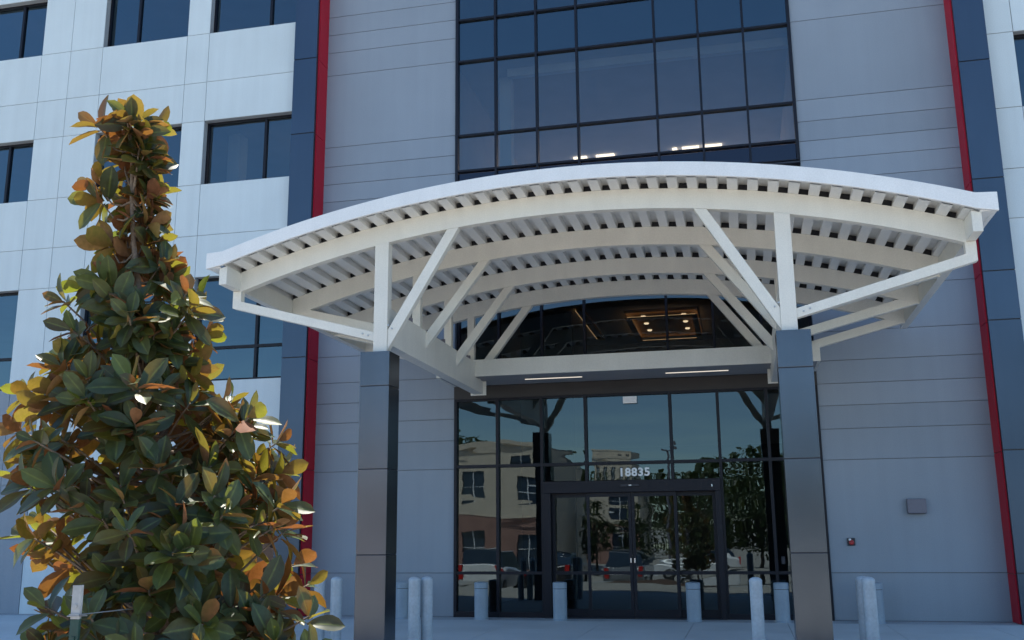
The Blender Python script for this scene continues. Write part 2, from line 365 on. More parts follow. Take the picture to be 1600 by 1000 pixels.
# ------------------------------------------------------------------ curtain wall over the entrance
MX = [-5.40, -4.565, -3.695, -2.845, -1.25, -.378, .50, 1.38]
def curtain(name, zs, gm, spandrel=(), yo_=0.0):
    fr = MB(); t = .022; y0, y1 = -.045+yo_, .10+yo_
    za, zb = zs[0], zs[-1]
    for i, x in enumerate(MX):
        wd = t if 0 < i < len(MX)-1 else .028
        fr.box(x-wd, x+wd, y0, y1, za, zb)
    for z in zs:
        for a, b in zip(MX, MX[1:]): fr.box(a+t, b-t, y0+.012, y1-.01, max(z-t*.9, za), min(z+t*.9, zb))
    o = fr.build(name, M_['frame'], bld)
    for z0, z1 in zip(zs, zs[1:]):
        for a, b in zip(MX, MX[1:]):
            p = MB(); yo = yo_+.03+random.uniform(-.001, .001); tx, tz = random.uniform(-.0015, .0015), random.uniform(-.0015, .0015)
            p.quad((a+t, yo-tx-tz, z0+.02), (b-t, yo+tx-tz, z0+.02), (b-t, yo+tx+tz, z1-.02), (a+t, yo-tx+tz, z1-.02))
            p.build('pane', M_['glass_spandrel'] if z0 == 8.44 else gm, o)
            if (z0, z1) in spandrel:
                s_ = MB(); s_.box(a+t, b-t, .08+yo_, .1+yo_, z0+.03, z1-.03); s_.build('spandrel', M_['black'], o)
    return o
curtain('curtain_wall', [8.44, 8.84, 9.62, 11.29, 12.25, 13.2, 14.9, 15.9, 17.6, 18.6, TOP], M_['glass'], ((8.44, 8.84), (11.29, 12.25)))
curtain('lobby_curtain_wall', [4.80, 6.10, 7.3, 8.38], M_['glass_lobby'], ((7.3, 8.38),), .15)
mb = MB(); mb.box(-5.43, 1.41, -.05, .299, 8.381, 8.412); mb.build('spandrel', M_['black'], bld)
mb = MB(); mb.box(-5.43, 1.41, -.03, .299, 4.355, 4.79); mb.build('spandrel', M_['black'], bld)
mb = MB(); mb.box(-5.43, 1.41, -.045, .12, 4.10, 4.345); mb.build('entrance_header', surf('brown_black_header', (.035, .030, .028), .6), bld)

# entrance glazing with sliding doors
ent = MB(); t = .027
for i, x in enumerate(MX):
    z0 = 0.0 if x < -3.6 or x > -.4 else 2.47
    ent.box(x-t, x+t, -.05, .10, z0, 4.099)
for z in (2.79,):
    for a, b in zip(MX, MX[1:]): ent.box(a+t, b-t, -.038, .09, z-.028, z+.028)
for a, b in zip(MX, MX[1:]):
    if b < -3.6 or a > -.4:
        ent.box(a+t, b-t, -.038, .09, .80-.026, .80+.026); ent.box(a+t, b-t, -.038, .09, 0.0, .10)
    ent.box(a+t, b-t, -.038, .09, 4.055, 4.098)
entr = ent.build('entrance_glazing', M_['frame'], bld)
for a, b in zip(MX, MX[1:]):
    side = b < -3.6 or a > -.4
    for z0, z1 in (((.10, .78), (.82, 2.77), (2.81, 4.06)) if side else ((2.48, 2.77), (2.81, 4.06))):
        tx, tz = random.uniform(-.0015, .0015), random.uniform(-.003, .003)*(z1-z0)
        p = MB(); p.quad((a+t, .03-tx-tz, z0), (b-t, .03+tx-tz, z0), (b-t, .03+tx+tz, z1), (a+t, .03-tx+tz, z1)); p.build('pane', M_['glass_door'], entr)
dh = MB(); dh.box(-3.66, -.40, -.13, .10, 2.25, 2.465); dh.box(-3.66, -3.53, -.12, .09, 0, 2.25); dh.box(-.50, -.40, -.12, .09, 0, 2.25)
dho = dh.build('door_frame', M_['frame'], bld, bevel=.004)
sn = MB(); sn.box(-2.2, -1.86, -.165, -.131, 2.35, 2.39); sn.build('door_sensor', M_['black'], dho)
sn = MB(); sn.box(-2.05, -2.0, -.168, -.166, 2.362, 2.378); sn.box(-.56, -.54, -.136, -.131, 2.32, 2.36); sn.build('sensor_lens', M_['chrome'], dho)
def leaf_door(x0, x1, y):
    d = MB(); s_ = .055
    d.box(x0, x0+s_, y, y+.045, .02, 2.248); d.box(x1-s_, x1, y, y+.045, .02, 2.248)
    d.box(x0+s_, x1-s_, y, y+.045, .02, .16); d.box(x0+s_, x1-s_, y, y+.045, 2.17, 2.248); d.box(x0+s_, x1-s_, y, y+.045, .77, .83)
    o = d.build('sliding_door', M_['frame'], bld)
    tx = random.uniform(-.004, .004)
    for z0, z1 in ((.16, .77), (.83, 2.17)):
        p = MB(); p.quad((x0+s_, y+.02-tx, z0), (x1-s_, y+.02+tx, z0), (x1-s_, y+.02+tx, z1), (x0+s_, y+.02-tx, z1)); p.build('pane', M_['glass_door'], o)
    return o
leaf_door(-3.525, -2.80, .03); leaf_door(-1.25, -.505, .03)
for o, hx in ((leaf_door(-2.86, -2.034, -.04), -2.065), (leaf_door(-2.026, -1.20, -.04), -1.995)):
    h = MB(); h.box(hx-.012, hx+.012, -.052, -.041, .98, 1.06); h.build('door_lock', M_['chrome'], o)
tm = MB(); tm.box(-3.66, -.40, -.14, .11, 0, .018); tm.build('threshold', M_['black'], bld)
# street number on the glass above the doors
cu = bpy.data.curves.new('n', 'FONT'); cu.body = '18835'; cu.size = .205; cu.extrude = .006; cu.offset = .007; cu.space_character = 1.12
to = bpy.data.objects.new('n', cu); col.objects.link(to); dg = bpy.context.evaluated_depsgraph_get()
me = bpy.data.meshes.new_from_object(to.evaluated_get(dg)); bpy.data.objects.remove(to)
me.materials.clear(); me.materials.append(M_['white'])
no = bpy.data.objects.new('street_number', me); col.objects.link(no); no.parent = entr
no.location = (-2.245, -.005, 2.548); no.rotation_euler = (R(90), 0, 0)
vx = [v.co.x for v in me.vertices]; sc = .54/(max(vx)-min(vx)); no.scale = (sc, 1, 1)
sg = MB(); sg.box(-2.12, -1.86, -.03, -.012, 3.90, 4.03); sg.build('door_beacon', M_['white'], bld)
cr = MB(); cr.box(.585, .645, -.075, -.046, .95, 1.08); tag(cr.build('card_reader', M_['black'], bevel=.004), 'small black card reader on the frame beside the right of the sliding doors', 'card reader')
# lights of the entrance soffit live in the canopy below

# ------------------------------------------------------------------ canopy
can = thing('entrance_canopy', 'white curved steel entrance canopy on two charcoal clad columns', 'canopy', (XC, -5.79, 0))
def cbuild(mb, name, mat, bevel=0, parent=None):
    mb.v = [(x-XC, y+5.79, z) for x, y, z in mb.v]
    return mb.build(name, mat, parent or can, bevel=bevel)
ZC = 5.78-15.30
def arc(rad, dx): return ZC + math.sqrt(rad*rad-dx*dx)
YA = [-5.83, -4.10, -2.38, -.87]
# columns
for sx in (-1, 1):
    cx = XC+sx*2.77; h = .21
    core = MB(); core.box(cx-h+.008, cx+h-.008, -6.0+.008, -5.58-.008, 0, 3.965)
    co = cbuild(core, 'column', M_['black'])
    cl = MB()
    for z0, z1 in ((.012, .13), (.142, 1.244), (1.256, 2.363), (2.375, 3.487), (3.499, 3.968)):
        cl.box(cx-h, cx+h, -6.0, -5.58, z0, z1)
    tones(cbuild(cl, 'cladding', M_['column'], .003, co))
# front posts and rear posts, knee braces, outer braces
def arch_under(x): return arc(15.30, x-XC)
for k, Y in enumerate(YA):
    ar = MB(); n = 48; xa, xb = XC-4.905, XC+4.905; lo = []; hi = []
    for i in range(n+1):
        x = xa+(xb-xa)*i/n; lo.append((x, arc(15.30, x-XC))); hi.append((x, arc(15.575, x-XC)))
    hw = .06
    for i in range(n):
        a, b, c, d = lo[i], lo[i+1], hi[i+1], hi[i]
        ar.quad((a[0], Y-hw, a[1]), (b[0], Y-hw, b[1]), (c[0], Y-hw, c[1]), (d[0], Y-hw, d[1]))
        ar.quad((b[0], Y+hw, b[1]), (a[0], Y+hw, a[1]), (d[0], Y+hw, d[1]), (c[0], Y+hw, c[1]))
        ar.quad((a[0], Y+hw, a[1]), (b[0], Y+hw, b[1]), (b[0], Y-hw, b[1]), (a[0], Y-hw, a[1]))
        ar.quad((d[0], Y-hw, d[1]), (c[0], Y-hw, c[1]), (c[0], Y+hw, c[1]), (d[0], Y+hw, d[1]))
    cbuild(ar, 'arch_beam', M_['steel'])
    for sx in (-1, 1):
        px = XC+sx*2.735
        if k == 0:
            p = MB(); w_ = .10
            p.prism_y([(px-w_, 3.97), (px+w_, 3.97), (px+w_, arch_under(px+w_)-.002), (px-w_, arch_under(px-w_)-.002)], Y-.075, Y+.09)
            cbuild(p, 'post', M_['steel'], .004)
        else:
            p = MB(); w_ = .065; px2 = XC+sx*2.80
            p.prism_y([(px2-w_, 4.622), (px2+w_, 4.622), (px2+w_, arch_under(px2+w_)-.002), (px2-w_, arch_under(px2-w_)-.002)], Y-.06, Y+.06)
            cbuild(p, 'post', M_['steel'], .003)
        # inner knee brace
        a = (XC+sx*2.60, 4.20) if k == 0 else (XC+sx*2.64, 4.46)
        b = (XC+sx*1.70, 5.70)
        q = MB(); dx, dz = b[0]-a[0], b[1]-a[1]; l = math.hypot(dx, dz); wd = .145
        hx = wd/2*l/abs(dz); hz = wd/2*l/abs(dx)     # cut vertically at the post, along the arch at the top
        xp = XC+sx*(2.634 if k == 0 else 2.698)
        za = a[1]+(xp-a[0])*dz/dx
        top = [(b[0]-hx, arch_under(b[0]-hx)-.002), (b[0]+hx, arch_under(b[0]+hx)-.002)]
        if sx < 0: pts = [(xp, za-hz), top[1], top[0], (xp, za+hz)]
        else: pts = [(xp, za-hz), (xp, za+hz), top[1], top[0]]
        q.prism_y(pts, Y-.055, Y+.055)
        cbuild(q, 'knee_brace', M_['steel'], .003)
        # outer brace: short stub under the eave beam, then a sloping leg to the post
        xo = XC+sx*5.02; xi = XC+sx*4.89; xe = XC+sx*(2.836 if k == 0 else 2.90)
        ze = 4.14 if k == 0 else 4.24
        pts = [(xo, 4.985), (xo, 4.735), (xe, ze), (xe, ze+.125), (xi, 4.83), (xi, 4.985)]
        if k: pts = [(xi+sx*.012, 5.15), (xi+sx*.012, 4.995), (XC+sx*2.866, 4.48), (XC+sx*2.866, 4.62)]
        if sx > 0: pts = pts[::-1]
        q = MB(); q.prism_y(pts, Y-.055, Y+.055)
        cbuild(q, 'outer_brace', M_['steel'], .003)
# bolts on the front braces
for sx in (-1, 1):
    for dx, z in ((2.62, 4.35), (2.57, 4.30), (2.92, 4.22), (3.0, 4.25)):
        b = MB(); b.tube([(XC+sx*dx, -5.900, z), (XC+sx*dx, -5.884, z)], .013, 8); cbuild(b, 'bolt', M_['wire'])
# side beams
for sx in (-1, 1):
    x = XC+sx*2.735
    s_ = MB(); s_.box(x-.095, x+.095, -5.735, -1.202, 4.10, 4.62); s_.box(x-.095, x+.095, -1.202, -.62, 4.10, 4.345)
    cbuild(s_, 'side_beam', M_['steel'], .004)
    e = MB(); e.box(x-.15, x+.15, -.618, -.60, 4.08, 4.342); cbuild(e, 'end_plate', M_['steel'])
# eave beams
for sx in (-1, 1):
    x0, x1 = XC+sx*5.02, XC+sx*4.905
    e = MB(); e.prism_y([(min(x0, x1), 4.988), (max(x0, x1), 4.988), (max(x0, x1), arc(15.575, x1-XC)-.01 if sx < 0 else arc(15.575, x0-XC)-.002), (min(x0, x1), arc(15.575, x0-XC)-.002 if sx < 0 else arc(15.575, x1-XC)-.01)], -6.30, -.38)
    cbuild(e, 'eave_beam', M_['steel'], .003)
# corrugated deck
dk = MB(); pitch = .258/15.58; amax = math.asin(5.05/15.58); a0 = math.atan2(-.36, 15.5)
prof = []; y0, y1 = -6.318, -.80
k0 = int((-amax)/pitch)-2; pts = []
cen = (1113-0)  # noqa
ph = (-.30-XC)/15.58                                      # angle of one flute centre (seen beside the right brace)
k = -60
while k < 60:
    c = ph+k*pitch
    for off, rd in ((-.27, 15.653), (-.21, 15.577), ):
        pass
    pts += [(c-.245*pitch, 15.577), (c-.215*pitch, 15.68), (c+.215*pitch, 15.68), (c+.245*pitch, 15.577)]
    k += 1
pts = [(a, r_) for a, r_ in pts if abs(a) < amax]
vs = []
for a, r_ in pts: vs += [(XC+r_*math.sin(a), y0, ZC+r_*math.cos(a)), (XC+r_*math.sin(a), y1, ZC+r_*math.cos(a))]
fs = [(2*i, 2*i+1, 2*i+3, 2*i+2) for i in range(len(pts)-1)]
dk.add(vs, fs); cbuild(dk, 'corrugated_deck', M_['deck'])
for Y in YA:                                              # dark foam closures that plug the flutes over each arch beam
    fc_ = MB(); n = 80; am = amax*.985
    for i in range(n):
        a, b = -am+2*am*i/n, -am+2*am*(i+1)/n
        P = lambda t, r_, y: (XC+r_*math.sin(t), y, ZC+r_*math.cos(t))
        fc_.quad(P(a, 15.5785, Y+.03), P(b, 15.5785, Y+.03), P(b, 15.684, Y+.03), P(a, 15.684, Y+.03))
        fc_.quad(P(b, 15.5785, Y+.05), P(a, 15.5785, Y+.05), P(a, 15.684, Y+.05), P(b, 15.684, Y+.05))
    cbuild(fc_, 'flute_closure', M_['black'])
rf = MB(); n = 60
for i in range(n):
    a, b = -amax+2*amax*i/n, -amax+2*amax*(i+1)/n
    P = lambda t, r_, y: (XC+r_*math.sin(t), y, ZC+r_*math.cos(t))
    rf.quad(P(a, 15.71, -6.318), P(b, 15.71, -6.318), P(b, 15.71, -.80), P(a, 15.71, -.80))
    rf.quad(P(b, 15.69, -6.318), P(a, 15.69, -6.318), P(a, 15.69, -.80), P(b, 15.69, -.80))
cbuild(rf, 'roof_covering', M_['fascia'])
def fascia(ya, yb):
    fa = MB(); n = 72; xa, xb = XC-4.96, XC+4.96
    lo = []; hi = []
    for i in range(n+1):
        x = xa+(xb-xa)*i/n; lo.append((x, arc(15.585, x-XC))); hi.append((x, arc(15.775, x-XC)))
    lo = [(XC-5.2, lo[0][1]-.045)] + lo + [(XC+5.2, lo[-1][1]-.045)]
    hi = [(XC-5.2, hi[0][1]-.012)] + hi + [(XC+5.2, hi[-1][1]-.012)]
    m = len(lo); o = len(fa.v)
    for y in (ya, yb):
        fa.v += [(x, y, z) for x, z in lo] + [(x, y, z) for x, z in hi]
    F = lambda s_, t_, i: s_*2*m+t_*m+i
    for i in range(m-1):
        fa.f += [(F(0,0,i), F(0,0,i+1), F(0,1,i+1), F(0,1,i)), (F(1,0,i+1), F(1,0,i), F(1,1,i), F(1,1,i+1)),
                 (F(0,0,i+1), F(0,0,i), F(1,0,i), F(1,0,i+1)), (F(0,1,i), F(0,1,i+1), F(1,1,i+1), F(1,1,i))]
    fa.f += [(F(0,0,0), F(0,1,0), F(1,1,0), F(1,0,0)), (F(0,1,m-1), F(0,0,m-1), F(1,0,m-1), F(1,1,m-1))]
    return fa
cbuild(fascia(-6.37, -6.32), 'fascia', M_['fascia'], .006)
for sx in (-1, 1):
    e = MB(); x0, x1 = sorted((XC+sx*5.145, XC+sx*5.195)); zt = arc(15.775, 4.96)-.014
    e.box(x0, x1, -6.318, -.50, zt-.22, zt); cbuild(e, 'fascia', M_['fascia'], .004)
    e = MB(); x0, x1 = sorted((XC+sx*5.0, XC+sx*5.144)); e.box(x0, x1, -6.318, -.50, zt-.215, zt-.20); cbuild(e, 'eave_soffit', M_['fascia'])
# door canopy box with soffit and linear lights
bx = MB(); bx.box(-5.44, 1.41, -1.20, -1.15, 4.35, 4.66); bx.box(-5.44, -5.39, -1.149, -.05, 4.35, 4.66); bx.box(1.36, 1.41, -1.149, -.05, 4.35, 4.66)
bx.box(-5.389, 1.359, -1.149, -.05, 4.62, 4.655)
cbuild(bx, 'cross_beam', M_['steel'], .003)
sf = MB(); sf.box(-5.389, 1.359, -1.149, -.052, 4.352, 4.372); so_ = cbuild(sf, 'entrance_soffit', surf('grey_soffit', (.30, .30, .31), .6))
for x0, x1 in ((-3.88, -2.80), (-1.26, -.14)):
    l_ = MB(); l_.box(x0, x1, -.635, -.575, 4.346, 4.3515); cbuild(l_, 'linear_light', M_['linear'], 0, so_)
# cable conduits and junctions on the side beam
for sx in (-1,):
    for yy in (-4.9, -3.2, -1.6):
        x = XC+sx*2.735
        c_ = MB(); c_.tube([(x+.02, yy-.25, 4.66), (x+.03, yy, 4.64), (x+.02, yy+.22, 4.67)], .022, 6); c_.tube([(x+.02, yy+.22, 4.62), (x+.02, yy+.22, 4.71)], .035, 8)
        cbuild(c_, 'light_fitting', M_['wallpack'])

# ------------------------------------------------------------------ bollards
def round_bollard(h=.95, rad=.075):
    r_ = thing('pipe_bollard', '', 'bollard', (0, 0, 0), 'slim round topped pipe bollards around the canopy columns')
    p = MB(); p.lathe([(rad, 0), (rad, h-.03)], 0, 0, 28); o = p.build('post', M_['paint2'], r_); smooth_by_angle(o)
    c = MB(); c.lathe([(rad+.002, h-.03), (rad+.002, h-.012), (rad*.93, h), (rad*.75, h+.014), (rad*.4, h+.024), (.004, h+.027)], 0, 0, 28)
    o = c.build('cap', M_['paint2'], r_); smooth_by_angle(o)
    b = MB(); b.lathe([(rad+.03, 0), (rad+.03, .012), (rad+.004, .02)], 0, 0, 28); o = b.build('base_collar', M_['paint2'], r_); smooth_by_angle(o)
    return r_
def wide_bollard(h=.655, rad=.125):
    r_ = thing('wide_bollard', '', 'bollard', (0, 0, 0), 'wide flat topped bollards along the entrance glazing')
    p = MB(); p.lathe([(rad, .025), (rad, h-.115)], 0, 0, 36); o = p.build('post', M_['paint'], r_); smooth_by_angle(o)
    g_ = MB(); g_.lathe([(rad-.010, h-.116), (rad-.010, h-.104)], 0, 0, 36); g_.build('groove', M_['black'], r_)
    c = MB(); c.lathe([(rad+.002, h-.105), (rad+.002, h-.012), (rad-.006, h-.003), (rad*.6, h+.006), (.004, h+.010)], 0, 0, 36); o = c.build('cap', M_['paint'], r_); smooth_by_angle(o)
    b = MB(); b.lathe([(rad+.012, 0), (rad+.012, .018), (rad, .026)], 0, 0, 36); o = b.build('base_collar', M_['paint'], r_); smooth_by_angle(o)
    return r_
pb = [((-5.17, -6.0), 'pale slim bollard leftmost of all, just right of the magnolia leaves'),
      ((-4.97, -5.80), 'pale slim bollard between the leftmost bollard and the left canopy column'),
      ((-4.05, -6.10), 'pale slim bollard nearest the right side of the left canopy column'),
      ((-3.93, -6.06), 'pale slim bollard right of the pair beside the left canopy column, nearer the glazing'),
      ((.105, -6.10), 'pale slim bollard just left of the right canopy column'),
      ((1.34, -5.86), 'shaded slim bollard left of the touching pair right of the right canopy column'),
      ((1.36, -6.15), 'pale slim bollard in front of the touching pair right of the right canopy column')]
pos_fix = {}
proto = round_bollard()
def ray(px, py, Y=None, Z=None):
    d = f + rr*((px-800)/1546) - uu*((py-500)/1546); o = Vector((0, -18.6, 1.48))
    t_ = (Y-o.y)/d.y if Y is not None else (Z-o.z)/d.z
    return o+d*t_
for i, ((px, Y), lab) in enumerate(zip(((499, -6.1), (525, -6.1), (647, -6.1), (667, -5.95), (1183, -6.15), (1350, -5.8), (1360, -6.05)), [b[1] for b in pb])):
    o = proto if i == 0 else copy_thing(proto)
    P = ray(px, 950, Y=Y); o.location = (round(P.x, 3), Y, 0); o['label'] = lab
protow = wide_bollard()
for i, (px, lab) in enumerate(((629, 'wide grey bollard mostly hidden between the left column and the pair of slim bollards'),
        (752, 'wide grey bollard in front of the left end of the entrance glazing'),
        (875, 'wide grey bollard in front of the left jamb of the sliding doors'),
        (1084, 'wide grey bollard in front of the right sliding door panel'),
        (1222, 'wide grey bollard between the slim bollard and the right canopy column'),
        (1369, 'wide grey bollard tucked behind the touching slim pair by the right grey wall'))):
    o = protow if i == 0 else copy_thing(protow)
    P = ray(px, 945, Y=-.5); o.location = (round(P.x, 3), -.5, .001); o['label'] = lab

# ------------------------------------------------------------------ wall fittings
wp = thing('wall_light', 'grey box shaped wall light on the grey wall right of the entrance', 'wall light', (2.905, -.001, 1.92))
b = MB(); b.prism_y([(-.155, -.125), (.155, -.125), (.155, .125), (-.155, .125)], -.11, 0); b.build('housing', M_['wallpack'], wp, bevel=.012)
b = MB(); b.box(-.13, .13, -.10, -.02, -.132, -.127); b.build('lens', M_['int_dark'], wp)
hs = thing('fire_alarm', 'small red and black fire alarm strobe on the right grey wall', 'fire alarm', (1.785, -.001, 1.325))
b = MB(); b.box(-.065, .065, -.045, 0, -.065, .065); b.build('backbox', M_['black'], hs, bevel=.01)
b = MB(); b.lathe([(.045, -.0), (.040, .03), (.02, .045)], 0, 0, 16); o = b.build('horn', M_['redplastic'], hs); o.rotation_euler = (R(90), 0, 0); o.location = (.0, -.045, -.012)
b = MB(); b.box(-.045, -.005, -.075, -.046, .02, .055); b.build('strobe_lens', M_['white'], hs, bevel=.005)

# ------------------------------------------------------------------ foliage
def leaf_material(name, top, bot, trans, tf=.4, rough=.3, var=1.0):
    m, N, L, P = new_mat(name); out = N['Material Output']
    at = N.new('ShaderNodeAttribute'); at.attribute_name = 'rnd'; sep = N.new('ShaderNodeSeparateColor'); L.new(at.outputs['Color'], sep.inputs[0])
    geo = N.new('ShaderNodeNewGeometry')
    def shade(c, c2):
        mx = N.new('ShaderNodeMix'); mx.data_type = 'RGBA'; mx.inputs[6].default_value = (*c, 1); mx.inputs[7].default_value = (*c2, 1)
        L.new(sep.outputs[0], mx.inputs[0]); return mx.outputs[2]
    tp = shade(top[0], top[1]); bt = shade(bot[0], bot[1])
    # midrib and margin (blue channel carries the distance from the midrib)
    rib = N.new('ShaderNodeMapRange'); rib.inputs[1].default_value = .02; rib.inputs[2].default_value = .14; rib.inputs[3].default_value = .75; rib.inputs[4].default_value = 0
    L.new(sep.outputs[2], rib.inputs[0])
    mt = N.new('ShaderNodeMix'); mt.data_type = 'RGBA'; L.new(rib.outputs[0], mt.inputs[0]); L.new(tp, mt.inputs[6]); mt.inputs[7].default_value = (.16, .20, .05, 1)
    tc = N.new('ShaderNodeTexCoord'); nz = N.new('ShaderNodeTexNoise'); nz.inputs['Scale'].default_value = 40; nz.inputs['Detail'].default_value = 3; L.new(tc.outputs['Object'], nz.inputs[0])
    nr = N.new('ShaderNodeMapRange'); nr.inputs[1].default_value = .3; nr.inputs[2].default_value = .7; nr.inputs[3].default_value = .75; nr.inputs[4].default_value = 1.25; L.new(nz.outputs[0], nr.inputs[0])
    side = N.new('ShaderNodeMix'); side.data_type = 'RGBA'; L.new(geo.outputs['Backfacing'], side.inputs[0]); L.new(mt.outputs[2], side.inputs[6]); L.new(bt, side.inputs[7])
    vm = N.new('ShaderNodeVectorMath'); vm.operation = 'SCALE'; L.new(side.outputs[2], vm.inputs[0]); L.new(nr.outputs[0], vm.inputs['Scale'])
    L.new(vm.outputs[0], P.inputs['Base Color'])
    ro = N.new('ShaderNodeMapRange'); ro.inputs[3].default_value = rough; ro.inputs[4].default_value = .8; L.new(geo.outputs['Backfacing'], ro.inputs[0]); L.new(ro.outputs[0], P.inputs['Roughness'])
    tl = N.new('ShaderNodeBsdfTranslucent')
    tmx = N.new('ShaderNodeMix'); tmx.data_type = 'RGBA'; L.new(sep.outputs[1], tmx.inputs[0]); tmx.inputs[6].default_value = (*trans[0], 1); tmx.inputs[7].default_value = (*trans[1], 1)
    L.new(tmx.outputs[2], tl.inputs[0])
    ms = N.new('ShaderNodeMixShader'); ms.inputs[0].default_value = tf
    L.new(P.outputs[0], ms.inputs[1]); L.new(tl.outputs[0], ms.inputs[2]); L.new(ms.outputs[0], out.inputs[0])
    return m
def leaf_template(nu=6, wav=0):
    """leaf along +Y, normal +Z, unit length; returns verts and faces, per vertex |distance from midrib|"""
    V = []; D = []; Fc = []
    for i in range(nu+1):
        t_ = i/nu; wd = .245*math.sin(math.pi*min(1, t_*.93+.03)**1.2)**.72
        if i == nu: wd = .006
        if i == 0: wd = .012
        for s_ in (-1, -.5, 0, .5, 1):
            ph_ = .04*math.sin(t_*9+s_*2.3+wav)*abs(s_)
            V.append((s_*wd, t_, (.22*abs(s_)*wd*1.4)+ph_*.35-.20*t_*t_)); D.append(abs(s_))
    for i in range(nu):
        for j in range(4):
            a = i*5+j; Fc.append((a, a+1, a+6, a+5))
    return np.array(V), Fc, np.array(D)
def build_leaves(name, leaves, mat, parent, nu=6):
    """leaves: list of (pos, dir, normal, length, curl, c1, c2)"""
    T = [leaf_template(nu, w_) for w_ in (0, 1.7, 3.6)]
    nv = len(T[0][0]); nf = len(T[0][1])
    VV = np.empty((len(leaves)*nv, 3)); CC = np.ones((len(leaves)*nv, 4)); F = []
    base = np.array(T[0][1])
    FF = np.empty((len(leaves)*nf, 4), dtype=np.int32)
    for i, (p, d, n_, ln, cu_, c1, c2) in enumerate(leaves):
        v, _, D = T[i % 3]
        d = d/np.linalg.norm(d); n_ = n_-d*(n_@d); n_ /= np.linalg.norm(n_); x_ = np.cross(d, n_)
        q = v.copy(); q[:, 2] += .20*v[:, 1]**2 - cu_*v[:, 1]**2; q *= ln
        VV[i*nv:(i+1)*nv] = p + q[:, :1]*x_ + q[:, 1:2]*d + q[:, 2:3]*n_
        CC[i*nv:(i+1)*nv, 0] = c1; CC[i*nv:(i+1)*nv, 1] = c2; CC[i*nv:(i+1)*nv, 2] = D
        FF[i*nf:(i+1)*nf] = base+i*nv
    me = bpy.data.meshes.new(name)
    me.vertices.add(len(VV)); me.vertices.foreach_set('co', VV.ravel().astype(np.float32))
    me.loops.add(FF.size); me.loops.foreach_set('vertex_index', FF.ravel())
    me.polygons.add(len(FF)); me.polygons.foreach_set('loop_start', np.arange(0, FF.size, 4, dtype=np.int32))
    me.polygons.foreach_set('loop_total', np.full(len(FF), 4, dtype=np.int32)); me.update(calc_edges=True); me.validate()
    me.polygons.foreach_set('use_smooth', [True]*len(me.polygons))
    ca = me.color_attributes.new('rnd', 'FLOAT_COLOR', 'POINT'); ca.data.foreach_set('color', CC.ravel().astype(np.float32))
    me.materials.append(mat)
    o = bpy.data.objects.new(name, me); col.objects.link(o); o.parent = parent
    return o
def unit(v): return v/np.linalg.norm(v)

M_['mag'] = leaf_material('magnolia_leaf', ((.012, .036, .020), (.055, .085, .028)), ((.17, .060, .026), (.32, .155, .08)), ((.30, .105, .02), (.34, .40, .03)), .30, .44)
# magnolia : silhouette table  z, x_left, x_right
MY = -13.6; MBX = -3.12
tab = np.array([(4.10,-3.60,-3.34),(3.98,-3.91,-3.20),(3.76,-3.84,-3.20),(3.56,-3.87,-3.23),(3.35,-3.85,-3.24),(3.15,-3.87,-3.16),(2.99,-3.90,-3.05),(2.84,-3.95,-2.85),
 (2.61,-3.97,-2.84),(2.46,-4.06,-2.89),(2.31,-4.27,-2.88),(2.16,-4.25,-2.52),(2.01,-4.19,-2.48),(1.82,-4.10,-2.30),(1.64,-4.12,-2.27),(1.46,-4.18,-2.26),(1.28,-4.21,-2.27),(1.11,-4.23,-2.16),(.93,-4.23,-2.04),(.6,-4.2,-2.0),(.3,-4.1,-2.1),(-.3,-4.0,-2.2)])[::-1]
def sil(z): return np.interp(z, tab[:,0], tab[:,1]), np.interp(z, tab[:,0], tab[:,2])
def trunk_x(z): return np.interp(z, [-.1, .95, 1.45, 1.98, 3.12, 3.81, 4.0], [-3.08, -3.10, -3.15, -3.24, -3.45, -3.50, -3.50])
mag = thing('magnolia_tree', 'young southern magnolia with glossy green leaves and rust brown undersides, at the left', 'tree', (-3.08, MY, 0))
leaves = []; br = MB()
tz = np.linspace(-1.32, 3.86, 30)
br.tube([(trunk_x(z)+.012*math.sin(z*5), MY+.012*math.cos(z*4), z) for z in tz], [np.interp(z, [-1.2, 0, 1.5, 3.1, 3.9], [.055, .044, .032, .016, .009]) for z in tz], 10)
def whorl(tip, ax, n, lmin=.145, lmax=.225, spread=(30, 100)):
    ax = unit(ax); a = unit(np.cross(ax, [.31, .2, .93])); b = np.cross(ax, a)
    age = rng.random()
    for k in range(n):
        t_ = k*2.4+rng.uniform(-.3, .3); q = k/(n-1)
        th = math.radians(spread[0]+(spread[1]-spread[0])*q+rng.uniform(-12, 12))
        rd = a*math.cos(t_)+b*math.sin(t_)
        d = ax*math.cos(th)+rd*math.sin(th)+np.array([0, 0, -.10*q])
        nn = ax*math.sin(th)-rd*math.cos(th)+rng.normal(0, .42, 3)
        p = tip-ax*(.07*q)+rd*.006
        young = q < .35 and age > .55
        leaves.append((p, d, nn, rng.uniform(lmin, lmax)*(.8+.25*q if q < .3 else 1), rng.uniform(-.05, .22), rng.random(), min(1, max(0, rng.normal(.3, .32)+(.45 if young else 0)))))
def limb(z0, tip, up):
    p0 = np.array([trunk_x(z0), MY, z0]); mid = p0+(tip-p0)*.5+np.array([0, 0, -.04-.05*rng.random()])
    pts = [p0, p0+(mid-p0)*.5+np.array([0, 0, -.02]), mid, mid+(tip-mid)*.55+np.array([0, 0, .01]), tip]
    l = np.linalg.norm(tip-p0); r_ = .006+.010*l
    br.tube(pts, [r_, r_*.85, r_*.65, r_*.5, .0045], 6)
z = -.3; 
